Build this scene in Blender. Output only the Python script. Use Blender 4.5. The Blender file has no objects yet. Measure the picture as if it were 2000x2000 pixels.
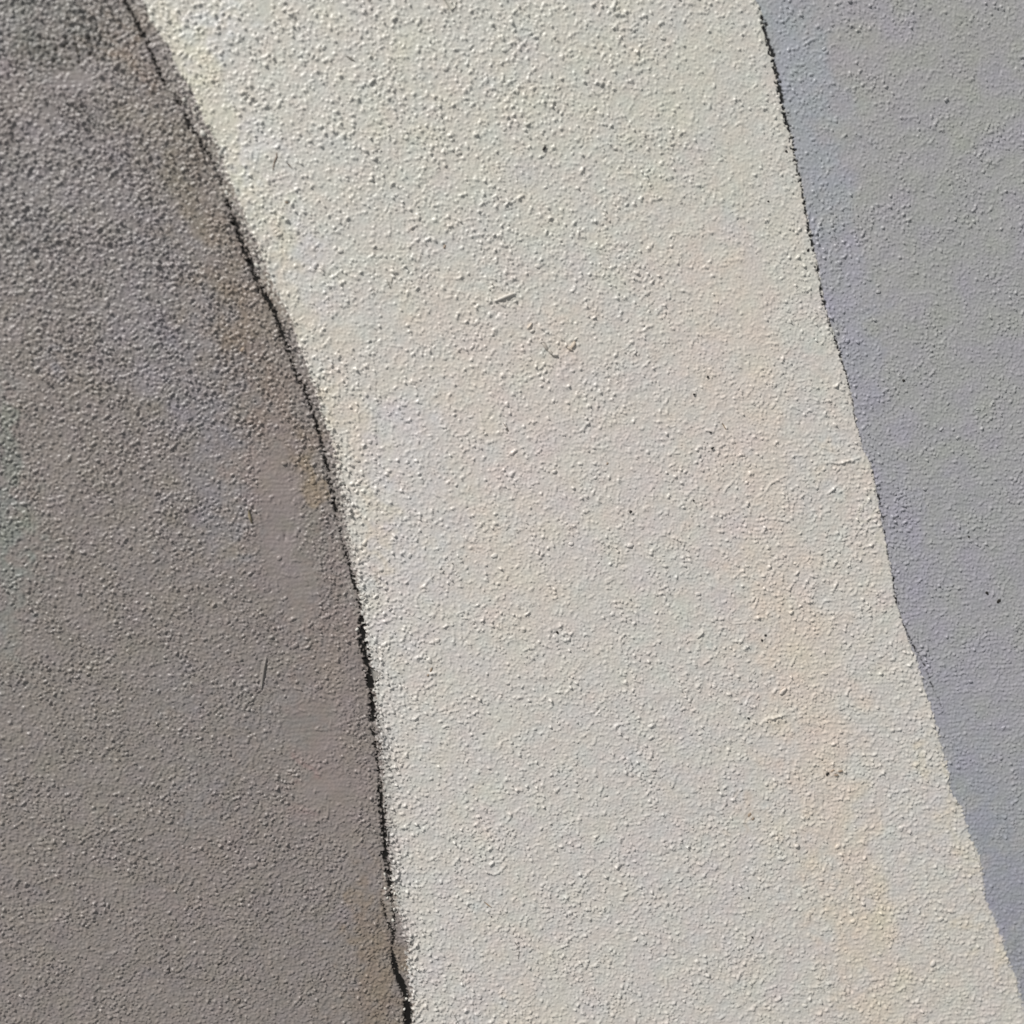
import bpy, math
import numpy as np
from mathutils import Vector, Matrix

# ------------------------------------------------------------------ scene, camera, light
scene = bpy.context.scene
PX = 6.0e-5                       # one photo pixel (of 2000) at the centre of the picture, in metres
ZB = 0.0190                       # height of the bare paint film above the ground (canvas lies face up)
DIST = 0.135                      # camera to canvas
TILT = math.radians(8.5)          # the phone leans, top-left of the canvas is nearer
TDIR = math.radians(128)

col = scene.collection
cam_data = bpy.data.cameras.new('camera')
cam = bpy.data.objects.new('camera', cam_data)
col.objects.link(cam)
scene.camera = cam
target = Vector((0, 0, ZB))
cpos = target + DIST * Vector((math.sin(TILT) * math.cos(TDIR), math.sin(TILT) * math.sin(TDIR), math.cos(TILT)))
fwd = (target - cpos).normalized()
rgt = fwd.cross(Vector((0, 1, 0))).normalized()
upv = rgt.cross(fwd).normalized()
cam.matrix_world = Matrix(((rgt.x, upv.x, -fwd.x, cpos.x), (rgt.y, upv.y, -fwd.y, cpos.y),
                           (rgt.z, upv.z, -fwd.z, cpos.z), (0, 0, 0, 1)))
HALF = 1000 * PX / DIST           # tangent of half the angle of view
cam_data.sensor_fit = 'HORIZONTAL'
cam_data.angle = 2 * math.atan(HALF)
cam_data.clip_start = 0.002
cam_data.clip_end = 20
cam_data.dof.use_dof = True
cam_data.dof.focus_distance = DIST + 0.003
cam_data.dof.aperture_fstop = 13
scene.render.resolution_x = scene.render.resolution_y = 1024

world = bpy.data.worlds.new('World')
scene.world = world
world.use_nodes = True
bgn = world.node_tree.nodes['Background']
bgn.inputs['Color'].default_value = (0.93, 0.97, 1.0, 1)
bgn.inputs['Strength'].default_value = 0.25

LDIR = Vector((-0.60, 0.80, 0.0)).normalized()
ELEV = math.radians(32)
LDIST = 3.0
lamp_data = bpy.data.lights.new('window_lamp', 'AREA')
lamp_data.shape = 'DISK'
lamp_data.size = 0.22
lamp_data.energy = 103.5
lamp_data.color = (1.0, 0.975, 0.94)
lamp = bpy.data.objects.new('window_lamp', lamp_data)
col.objects.link(lamp)
ldir3 = LDIR * math.cos(ELEV) + Vector((0, 0, math.sin(ELEV)))
lamp.location = target + LDIST * ldir3
lamp.rotation_euler = (-ldir3).to_track_quat('-Z', 'Y').to_euler()

scene.view_settings.view_transform = 'Standard'
scene.view_settings.look = 'None'
scene.view_settings.exposure = 0
scene.view_settings.gamma = 1
scene.view_settings.use_curve_mapping = False

# ------------------------------------------------------------------ helpers
C_, R_, U_, F_ = (np.array(v) for v in (cpos, rgt, upv, fwd))

def project(x, y):
    """canvas plane -> photo pixel"""
    dx, dy, dz = x - C_[0], y - C_[1], ZB - C_[2]
    d = dx * F_[0] + dy * F_[1] + dz * F_[2]
    a = (dx * R_[0] + dy * R_[1] + dz * R_[2]) / d / HALF
    b = (dx * U_[0] + dy * U_[1] + dz * U_[2]) / d / HALF
    return 1000 + 1000 * a, 1000 - 1000 * b

def unproject(u, v):
    """photo pixel -> the point of the canvas plane it shows"""
    a, b = (u - 1000) / 1000 * HALF, (1000 - v) / 1000 * HALF
    d = F_ + a * R_ + b * U_
    t = (ZB - C_[2]) / d[2]
    p = C_ + t * d
    return p[0], p[1]

def sstep(a, b, x):
    t = np.clip((x - a) / (b - a), 0, 1)
    return t * t * (3 - 2 * t)

def lin(c):
    c = np.asarray(c, float) / 255.0
    return np.where(c <= 0.04045, c / 12.92, ((c + 0.055) / 1.055) ** 2.4)

# ------------------------------------------------------------------ sampling grid on the canvas
SP = 1.95                         # spacing in photo pixels
cu = [unproject(u, v) for u in (-25, 2025) for v in (-25, 2025)]
X0, X1 = min(p[0] for p in cu), max(p[0] for p in cu)
Y0, Y1 = min(p[1] for p in cu), max(p[1] for p in cu)
STR = 8                           # outer ring is this much coarser
ncol = int((X1 - X0) / (SP * PX) / STR + 1) * STR + 1
nrow = int((Y1 - Y0) / (SP * PX) / STR + 1) * STR + 1

def band(seed, lo, hi, ang=0.0, stretch=1.0):
    """periodic noise with wavelengths between lo and hi photo pixels, unit variance"""
    r = np.random.RandomState(seed)
    w = r.standard_normal((nrow - 1, ncol - 1)).astype(np.float32)
    ky = np.fft.fftfreq(nrow - 1, SP)[:, None]
    kx = np.fft.rfftfreq(ncol - 1, SP)[None, :]
    c, s = math.cos(ang), math.sin(ang)
    k2 = ((kx * c + ky * s) * stretch) ** 2 + (-kx * s + ky * c) ** 2
    f = np.exp(-k2 * lo * lo * 0.7) - np.exp(-k2 * hi * hi * 0.7)
    n = np.fft.irfft2(np.fft.rfft2(w) * f, s=w.shape)
    return (n / n.std()).astype(np.float32)

NO = dict(
    g1=band(1, 9.5, 22), g1b=band(2, 12, 26, math.radians(55), 0.62), g2=band(3, 5.5, 10), g3=band(4, 15, 34), fine=band(5, 3.5, 6.5),
    lump=band(6, 24, 50), wr=band(7, 16, 40), wrm=band(8, 40, 120), und=band(9, 60, 180),
    den=band(10, 120, 420), den2=band(11, 60, 160), jit=band(12, 9, 30), jit2=band(13, 5.5, 11),
    hueA=band(14, 90, 300), hueB=band(15, 60, 220), hueC=band(16, 30, 90), mot=band(17, 7, 24),
    stre=band(18, 15, 34, math.radians(52), 0.46), brush=band(19, 6, 14, math.radians(80), 0.2),
    warpx=band(20, 70, 240), warpy=band(21, 70, 240), pit=band(22, 12, 26), pitm=band(23, 80, 220),
)

# ------------------------------------------------------------------ lines and paint edges traced as (v, u)
LINE1 = np.array([(-2600, -1500), (-800, -120), (0, 245), (33, 261), (71, 281), (96, 292), (134, 308), (163, 321), (196, 348), (243, 370),
    (275, 391), (319, 417), (351, 431), (393, 444), (428, 457), (471, 471), (507, 486), (540, 498), (572, 514),
    (609, 536), (649, 551), (692, 565), (733, 580), (770, 598), (817, 616), (871, 630), (925, 641), (980, 652),
    (1007, 658), (1049, 667), (1088, 678), (1125, 688), (1171, 702), (1200, 705), (1224, 707), (1250, 709),
    (1262, 710), (1280, 713), (1298, 718), (1325, 722), (1342, 724), (1372, 727), (1409, 729), (1434, 729),
    (1459, 735), (1488, 737), (1510, 740), (1535, 742), (1590, 747.5), (1626, 751), (1653, 753), (1670, 752),
    (1690, 757), (1722, 761), (1747, 764.5), (1775, 768), (1800, 771), (1822, 775), (1900, 785), (4600, 900)], float)
WID1 = np.array([(-4000, 3), (0, 3), (30, 4), (70, 4), (90, 2), (130, 4), (165, 3), (175, .6), (190, 3), (205, 4), (215, 1), (240, 4), (260, 2),
    (275, 3.5), (300, 3), (320, 3), (335, .5), (350, 3), (365, 0), (385, 0), (395, 5), (403, 4), (412, 0), (420, 3),
    (430, 5), (440, 7), (447, 2), (455, 5), (465, 5), (475, 4), (490, 5), (500, 3), (510, 7), (520, 6), (535, 3),
    (545, 8), (551, 2), (560, 4), (575, 7), (590, 7), (600, 5), (620, 4.5), (640, 4.5), (660, 5), (690, 4), (705, 1.5), (720, 2.6),
    (740, 3), (770, 3), (800, 3), (830, 2.6), (870, 2.6), (920, 2.6), (960, 2.2), (980, 3), (1000, 3.5), (1012, .4),
    (1030, 1), (1060, .8), (1075, 2.5), (1100, 3), (1110, 1), (1125, 4), (1150, 3), (1165, .4), (1172, 3.5), (1185, 4),
    (1195, 1), (1205, 4), (1224, 6), (1250, 6), (1262, 6.8), (1275, 6.5), (1285, 7), (1297, 6), (1301, 1), (1306, 7),
    (1320, 8), (1335, 8), (1345, 7), (1352, 2), (1360, 6), (1385, 6), (1408, 6), (1414, 0), (1425, 2), (1434, 3.5),
    (1445, .5), (1455, 4), (1465, .5), (1470, 3.4), (1478, .4), (1487, 3.4), (1495, .2), (1503, 3.2), (1510, 2.6), (1518, .2),
    (1530, 2.6), (1543, 2.6), (1550, 4), (1575, 4.4), (1600, 5), (1620, 5), (1640, 6), (1656, 6.5), (1660, 3), (1670, 8.5),
    (1677, 6), (1680, 1.5), (1688, 6), (1695, 1.5), (1703, 7), (1710, 4), (1712, .5), (1722, 6.5), (1730, 5), (1733, .5),
    (1738, 5), (1742, .5), (1748, 5), (1755, .5), (1761, 3.4), (1765, .3), (1775, 1.6), (1790, 2), (1800, 1), (1815, 0), (4600, 0)], float)
LINE1B = np.array([(-3000, 700), (1755, 744), (1764, 747), (1793, 755), (1822, 769), (1838, 768), (1854, 766), (1880, 770), (1898, 774),
    (1930, 788), (1950, 794), (1974, 797), (2000, 796), (4600, 820)], float)
WID1B = np.array([(-3000, 0), (1755, 0), (1764, 1.3), (1790, 1.7), (1810, 2.6), (1822, 4), (1832, 3), (1850, 1.6), (1875, 4), (1885, 5),
    (1898, 5), (1912, 7), (1940, 7), (1951, 5), (1954, 1.5), (1958, 7), (1980, 8.5), (1990, 7), (2000, 6), (4600, 5)], float)
LINE2 = np.array([(-2600, 900), (-1000, 1250), (0, 1474), (18, 1485), (72, 1497), (101, 1507), (145, 1517), (188, 1526), (225, 1532),
    (264, 1545), (315, 1554), (366, 1566), (424, 1575), (493, 1590), (525, 1597), (569, 1604), (612, 1613), (649, 1626),
    (693, 1641), (741, 1655), (788, 1666), (831, 1673), (878, 1684), (904, 1699), (940, 1709), (976, 1718), (1027, 1728),
    (1067, 1731), (1114, 1742), (1164, 1749), (1208, 1760), (1244, 1775), (1277, 1793), (1302, 1807), (1342, 1822),
    (1376, 1836), (1420, 1853), (4600, 2800)], float)
WID2 = np.array([(-4000, 3), (-20, 0), (12, 0), (18, 3), (24, .5), (32, 2.4), (40, 4), (60, 5), (75, 4.5), (95, 6), (103, 8), (110, 6), (113, .5),
    (120, 3), (135, 4.4), (145, 5), (155, 4), (165, 5), (180, 6), (187, 4.5), (190, 5), (200, 5), (206, .6), (212, 3),
    (217, .4), (222, 5.4), (235, 4.4), (250, 3.6), (265, 3.2), (290, 3.2), (315, 3.2), (318, 1.5), (330, 3), (350, 2.6),
    (370, 1.6), (390, 2.6), (415, 2.6), (430, .8), (445, 2.6), (470, 3), (495, 2.6), (500, 0), (515, 0), (520, 4), (528, 5),
    (534, 0), (545, 1.6), (560, 1.6), (580, 2.4), (600, 2.4), (615, .8), (640, 1.7), (680, 1.8), (700, 1.6), (720, 1.1),
    (740, 1.7), (770, 1.0), (780, 1.8), (800, .6), (810, 1.5), (830, 1.2), (845, .4), (900, .3), (930, 1.4), (945, 1.6), (955, 0),
    (970, 2.2), (985, 1), (1000, 0), (1010, 2), (1022, .3), (1040, 2.6), (1048, .2), (1060, 1.8), (1072, 0), (1085, 1.8), (1100, .2),
    (1120, 2), (1140, 2.2), (1150, .6), (1165, 2.2), (1180, 1.8), (1190, .3), (1200, 1.6), (1212, .4), (1222, 1.6), (1250, 1.4),
    (1270, 1.6), (1290, 1.2), (1310, 1.3), (1320, .3), (1340, 1.3), (1350, .2), (1375, 1.2), (1390, 0), (4600, 0)], float)
EDGE1 = np.array([(-2600, -1460), (-800, -90), (0, 279), (54, 301), (94, 332), (138, 348), (178, 377), (232, 399), (290, 431), (348, 449),
    (409, 475), (478, 504), (554, 533), (630, 572), (688, 587), (712, 598), (759, 616), (809, 630), (860, 649), (918, 663),
    (976, 676), (1034, 681), (1085, 692), (1150, 702), (1200, 709), (1262, 717), (1298, 726), (1308, 728), (1316, 742), (1326, 731), (1342, 732), (1409, 736),
    (1427, 742), (1481, 745), (1517, 748), (1590, 754), (1662, 761), (1717, 768), (1771, 777), (1815, 788), (1847, 799),
    (1880, 793), (1916, 802), (1970, 806), (2000, 807), (4600, 940)], float)
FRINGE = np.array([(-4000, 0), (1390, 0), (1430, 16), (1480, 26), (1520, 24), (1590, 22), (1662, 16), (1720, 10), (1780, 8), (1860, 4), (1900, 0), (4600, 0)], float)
EDGE2 = np.array([(-2600, 900), (-1000, 1250), (0, 1474), (18, 1486), (72, 1498), (101, 1508), (145, 1518), (188, 1527), (225, 1534),
    (264, 1546), (315, 1556), (366, 1568), (424, 1577), (493, 1592), (525, 1599), (569, 1606), (612, 1615), (649, 1628),
    (693, 1642), (741, 1656), (788, 1667), (831, 1674), (878, 1684), (904, 1700), (940, 1708), (976, 1714), (1027, 1722),
    (1067, 1731), (1114, 1740), (1164, 1748), (1208, 1760), (1244, 1772), (1295, 1791), (1347, 1807), (1383, 1818), (1423, 1829), (1463, 1840), (1507, 1851),
    (1550, 1856), (1575, 1878), (1637, 1894), (1666, 1911), (1710, 1919), (1749, 1922), (1786, 1938), (1829, 1956),
    (1876, 1968), (1912, 1985), (1963, 1996), (2000, 2012), (3200, 2500), (4600, 2900)], float)

def tab(t, v):
    return np.interp(v, t[:, 0], t[:, 1])

# ------------------------------------------------------------------ pigment: base colours and brushed patches
# (u, v, radius_u, radius_v, angle, r, g, b, strength): what shows in the photo, turned into reflectance below
DARK = (131, 124, 120)
PALE = (190, 187, 180)
GREY = (154, 153, 155)
P_DARK = [
    (60, 40, 130, 90, 0, 120, 124, 122, .9), (150, 90, 120, 50, -10, 112, 108, 102, .45), (40, 190, 90, 90, 0, 138, 128, 128, .6),
    (120, 330, 130, 120, 20, 132, 129, 134, .7), (250, 200, 110, 90, 30, 132, 127, 128, .7), (30, 450, 90, 130, 0, 130, 130, 132, .6),
    (280, 470, 70, 120, 30, 133, 130, 134, .7), (230, 600, 90, 80, 0, 132, 130, 136, .6), (310, 690, 60, 70, 0, 132, 130, 138, .8),
    (380, 800, 60, 90, 20, 133, 131, 139, .85), (415, 990, 50, 70, 10, 131, 130, 137, .8), (90, 700, 25, 20, 0, 132, 134, 142, .6),
    (300, 250, 40, 110, 30, 126, 119, 108, .6), (390, 360, 40, 110, 25, 126, 119, 107, .75), (440, 460, 34, 90, 20, 126, 114, 101, .8),
    (275, 120, 26, 45, 20, 134, 118, 106, .9), (225, 55, 60, 14, -10, 136, 124, 112, .6), (475, 600, 40, 55, 25, 130, 115, 99, .9),
    (490, 670, 40, 40, 0, 128, 112, 97, .9), (530, 770, 34, 50, 20, 132, 117, 107, .9), (560, 850, 46, 60, 10, 131, 117, 108, .9),
    (600, 905, 26, 36, 15, 138, 121, 98, .95), (617, 930, 14, 22, 10, 152, 132, 104, .8), (520, 960, 40, 90, 5, 140, 127, 124, .95), (560, 1060, 40, 100, 0, 139, 128, 126, .95),
    (590, 1180, 45, 90, 0, 134, 126, 124, .8), (620, 1060, 30, 60, 0, 124, 122, 117, .7), (655, 1120, 24, 90, 10, 128, 116, 112, .8), (640, 1280, 50, 90, 0, 133, 121, 116, .9),
    (680, 1240, 26, 90, 0, 136, 124, 120, .8), (650, 1420, 55, 70, 0, 136, 124, 119, .8), (560, 1410, 50, 40, 0, 128, 124, 121, .7), (640, 1530, 60, 60, 0, 141, 127, 124, .85),
    (590, 1510, 16, 22, 20, 150, 118, 116, .6), (690, 1560, 40, 80, 0, 134, 123, 119, .8), (620, 1680, 80, 70, 0, 134, 126, 124, .7), (600, 1790, 60, 60, 0, 131, 125, 124, .5),
    (730, 1760, 24, 80, -5, 131, 116, 102, .8), (735, 1880, 34, 70, 0, 128, 112, 94, .95), (750, 1960, 44, 60, 0, 126, 111, 94, .95),
    (8, 860, 22, 90, 0, 122, 130, 122, .9), (18, 1060, 34, 110, 0, 120, 130, 124, .9), (10, 1230, 24, 90, 0, 124, 130, 126, .6),
    (420, 1670, 70, 40, 30, 134, 123, 119, .7), (380, 1770, 80, 40, 20, 133, 123, 120, .6), (330, 1900, 110, 50, 10, 130, 123, 119, .5),
    (380, 1530, 50, 60, 0, 130, 128, 131, .6), (340, 1340, 40, 40, 0, 130, 129, 134, .6), (160, 1500, 160, 120, 0, 131, 127, 121, .5),
    (180, 1300, 120, 100, 0, 129, 124, 118, .5), (560, 620, 18, 40, 20, 134, 122, 108, .5), (285, 1070, 60, 40, 0, 129, 126, 126, .4), (480, 1360, 60, 40, 0, 130, 128, 132, .4),
]
P_PALE = [
    (335, 60, 50, 90, 25, 198, 193, 172, .95), (390, 170, 34, 70, 25, 199, 194, 172, .95), (450, 290, 30, 90, 22, 199, 194, 173, .95),
    (505, 430, 26, 70, 20, 198, 193, 176, .9), (540, 520, 26, 55, 20, 194, 183, 169, .95), (580, 600, 22, 60, 15, 196, 186, 172, .9),
    (425, 45, 40, 22, 0, 202, 204, 208, .9), (405, 80, 26, 26, 0, 200, 201, 206, .7), (500, 275, 36, 34, 0, 199, 200, 203, .9), (480, 330, 20, 30, 0, 198, 199, 202, .7),
    (600, 480, 24, 50, 10, 197, 197, 200, .9), (615, 560, 30, 44, 10, 195, 193, 194, .7), (560, 390, 30, 30, 0, 194, 191, 190, .7),
    (640, 700, 30, 60, 10, 197, 187, 172, .8), (665, 800, 34, 60, 10, 201, 188, 168, .9), (690, 880, 26, 40, 0, 199, 187, 172, .8), (640, 760, 40, 30, 0, 193, 188, 180, .7),
    (730, 960, 18, 70, 5, 203, 189, 164, .9), (738, 1050, 16, 60, 5, 200, 186, 163, .9), (700, 980, 22, 60, 5, 205, 202, 190, .7),
    (785, 840, 50, 70, 10, 192, 190, 192, .8), (760, 910, 40, 60, 0, 194, 191, 193, .8), (800, 1050, 50, 80, 5, 190, 187, 189, .85), (850, 960, 40, 60, 0, 186, 184, 182, .6),
    (800, 1170, 50, 40, 0, 192, 188, 187, .7), (740, 1260, 34, 70, 0, 192, 190, 190, .6), (760, 1400, 34, 90, 0, 194, 192, 188, .6),
    (900, 620, 90, 60, 20, 196, 185, 174, .75), (840, 560, 50, 60, 0, 194, 184, 172, .6), (960, 690, 40, 40, 0, 195, 183, 173, .5), (870, 690, 80, 50, 0, 196, 187, 178, .6), (1090, 660, 60, 50, 10, 197, 184, 172, .9),
    (930, 770, 70, 60, 0, 199, 188, 176, .8), (1060, 790, 80, 60, 0, 194, 184, 176, .8), (1000, 880, 90, 70, 0, 195, 185, 179, .85),
    (990, 990, 80, 90, 0, 196, 187, 179, .85), (1000, 1110, 80, 70, 0, 198, 189, 175, .8), (1040, 1200, 60, 60, 0, 197, 187, 174, .7), (1090, 950, 50, 60, 0, 194, 186, 182, .6),
    (1200, 850, 80, 120, 0, 192, 184, 178, .6), (1250, 1000, 90, 110, 0, 193, 184, 179, .6), (1180, 1180, 100, 70, 0, 188, 185, 178, .5),
    (1290, 420, 40, 60, 0, 196, 184, 176, .7), (1350, 520, 70, 90, 0, 197, 185, 175, .85), (1450, 570, 60, 100, 0, 199, 187, 175, .95),
    (1430, 700, 80, 110, 0, 199, 187, 174, .9), (1350, 660, 80, 90, 0, 196, 186, 178, .7), (1560, 680, 40, 90, 10, 186, 186, 178, .9), (1500, 420, 50, 90, 10, 187, 184, 174, .7),
    (1500, 840, 60, 100, 5, 199, 187, 173, .9), (1580, 800, 50, 70, 10, 186, 186, 180, .8), (1420, 860, 70, 110, 0, 197, 185, 176, .85), (1615, 760, 26, 70, 15, 194, 184, 176, .6),
    (1500, 1000, 50, 120, 0, 199, 186, 172, .9), (1420, 1040, 70, 90, 0, 194, 184, 178, .8), (1600, 900, 50, 60, 0, 186, 186, 184, .7), (1590, 1010, 44, 70, 0, 183, 184, 177, .8),
    (1660, 930, 30, 50, 10, 196, 184, 168, .7), (1665, 1010, 30, 60, 10, 194, 184, 174, .7), (1690, 1090, 28, 50, 10, 192, 183, 174, .7), (1710, 1000, 12, 80, 10, 190, 187, 166, .6),
    (1340, 1150, 60, 80, 0, 185, 186, 179, .7), (1480, 1130, 60, 80, 0, 197, 185, 174, .8), (1540, 1200, 60, 80, 5, 200, 186, 169, .9), (1430, 1270, 50, 70, 0, 190, 184, 176, .5),
    (1560, 1310, 60, 100, 5, 202, 187, 169, .95), (1600, 1450, 60, 90, 8, 202, 187, 170, .95), (1620, 1580, 60, 90, 8, 200, 186, 170, .9), (1500, 1390, 40, 50, 0, 196, 184, 172, .6),
    (1660, 1690, 60, 90, 10, 201, 187, 167, .9), (1690, 1820, 60, 90, 10, 200, 185, 163, .95), (1720, 1960, 70, 80, 10, 199, 185, 164, .9), (1560, 1700, 50, 60, 0, 190, 186, 174, .6),
    (1740, 1560, 40, 90, 15, 187, 186, 184, .8), (1770, 1680, 40, 90, 12, 186, 184, 183, .8), (1730, 1400, 40, 70, 10, 186, 185, 180, .7), (1830, 1780, 46, 90, 15, 188, 185, 178, .7), (1850, 1920, 60, 80, 10, 188, 183, 170, .6),
    (1880, 1660, 24, 70, 18, 194, 188, 168, .8), (1845, 1520, 14, 60, 15, 196, 188, 166, .7), (1940, 1860, 24, 80, 20, 196, 186, 164, .8),
    (1300, 1480, 110, 90, 0, 186, 183, 180, .8), (1300, 1640, 120, 100, 0, 186, 182, 180, .9), (1380, 1570, 40, 60, 0, 187, 184, 174, .6), (1467, 1590, 16, 24, 0, 194, 170, 144, .5),
    (1150, 1500, 140, 110, 0, 187, 185, 180, .7), (1330, 1800, 110, 90, 0, 186, 183, 179, .8), (1100, 1750, 140, 110, 0, 187, 184, 178, .7), (1020, 1900, 80, 60, 0, 190, 183, 172, .6), (1000, 1980, 50, 40, 0, 194, 184, 168, .6),
    (880, 1600, 90, 130, 0, 190, 188, 181, .7), (890, 1930, 80, 70, 0, 186, 183, 181, .8), (850, 1800, 50, 90, 0, 186, 184, 183, .7), (1520, 1900, 80, 90, 0, 187, 184, 177, .6),
    (700, 120, 160, 90, 0, 192, 189, 179, .7), (900, 250, 200, 110, 0, 192, 189, 176, .7), (1180, 120, 150, 90, 0, 188, 186, 174, .7), (1000, 430, 160, 90, 0, 190, 188, 181, .6),
    (1300, 250, 90, 140, 0, 187, 186, 172, .7), (1420, 150, 50, 130, 10, 182, 180, 172, .6), (1400, 330, 70, 80, 5, 186, 183, 175, .6), (640, 250, 90, 100, 10, 193, 191, 186, .5), (950, 60, 100, 60, 0, 190, 189, 184, .6),
]
P_GREY = [
    (1530, 60, 54, 110, 15, 150, 157, 164, .98), (1560, 190, 50, 110, 15, 150, 156, 163, .98), (1590, 320, 44, 90, 15, 150, 156, 163, .95),
    (1605, 410, 40, 70, 15, 150, 155, 162, .9), (1650, 250, 26, 80, 15, 150, 155, 160, .6), (1640, 560, 44, 110, 15, 151, 151, 161, .9), (1670, 700, 44, 80, 15, 149, 151, 160, .9), (1690, 800, 44, 80, 12, 149, 149, 158, .9),
    (1720, 900, 50, 90, 12, 151, 150, 160, .9), (1760, 1010, 44, 90, 12, 149, 148, 160, .95), (1790, 1130, 56, 80, 12, 150, 149, 160, .9), (1850, 1260, 80, 90, 10, 151, 150, 158, .9),
    (1850, 1390, 50, 80, 15, 148, 148, 159, .95), (1900, 1520, 50, 90, 15, 143, 147, 158, .95), (1960, 1420, 70, 110, 0, 151, 151, 157, .9), (1940, 1640, 40, 80, 15, 140, 146, 156, .95),
    (1970, 1740, 40, 90, 15, 141, 144, 156, .95), (1990, 1560, 30, 70, 0, 146, 150, 154, .8), (1990, 1880, 30, 90, 10, 138, 140, 154, .95),
    (1690, 120, 60, 110, 10, 155, 152, 151, .8), (1720, 330, 70, 110, 10, 152, 151, 151, .8), (1900, 90, 110, 80, 0, 150, 150, 144, .8), (1860, 250, 70, 120, 0, 150, 151, 146, .6),
    (1990, 200, 40, 160, 0, 149, 149, 151, .7), (1860, 430, 70, 120, 0, 148, 150, 145, .8), (1960, 620, 70, 160, 0, 147, 148, 148, .7), (1800, 640, 60, 90, 0, 149, 150, 147, .7),
    (1830, 830, 60, 120, 8, 149, 151, 149, .7), (1900, 960, 60, 100, 8, 148, 151, 150, .6), (1880, 1100, 60, 80, 8, 150, 150, 154, .7), (1980, 1080, 40, 110, 0, 149, 149, 153, .7),
]

def index_of(u, v):
    x, y = unproject(u, v)
    return (x - X0) / (SP * PX), (Y1 - y) / (SP * PX)

def pigment(u, v, base, patches, fine, chroma):
    out = np.empty(u.shape + (3,), np.float32)
    out[:] = np.array(base, np.float32)
    for (pu, pv, ru, rv, ang, r, g, b, s) in patches:
        a = math.radians(ang)          # positive: leaning like the paint edges, from upper left to lower right
        rad = 1.9 * max(ru, rv) + 110
        i0, j0 = index_of(pu - rad, pv - rad)
        i1, j1 = index_of(pu + rad, pv + rad)
        sl = (slice(max(int(j0), 0), max(int(j1), 1)), slice(max(int(i0), 0), max(int(i1), 1))) if fine else (slice(None), slice(None))
        du, dv = u[sl] - pu, v[sl] - pv
        x = (du * math.cos(a) - dv * math.sin(a)) / (ru * 1.15)
        y = (du * math.sin(a) + dv * math.cos(a)) / (rv * 1.15)
        w = np.exp(-((x * x + y * y) ** 1.1) * 0.95) * s
        tone = np.array(base) + chroma * (np.array((r, g, b)) - np.array(base))
        out[sl] += w[..., None] * (tone.astype(np.float32) - out[sl])
    return out

KLIGHT = 0.80                     # how much of the reflectance reaches the picture under this lamp

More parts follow.
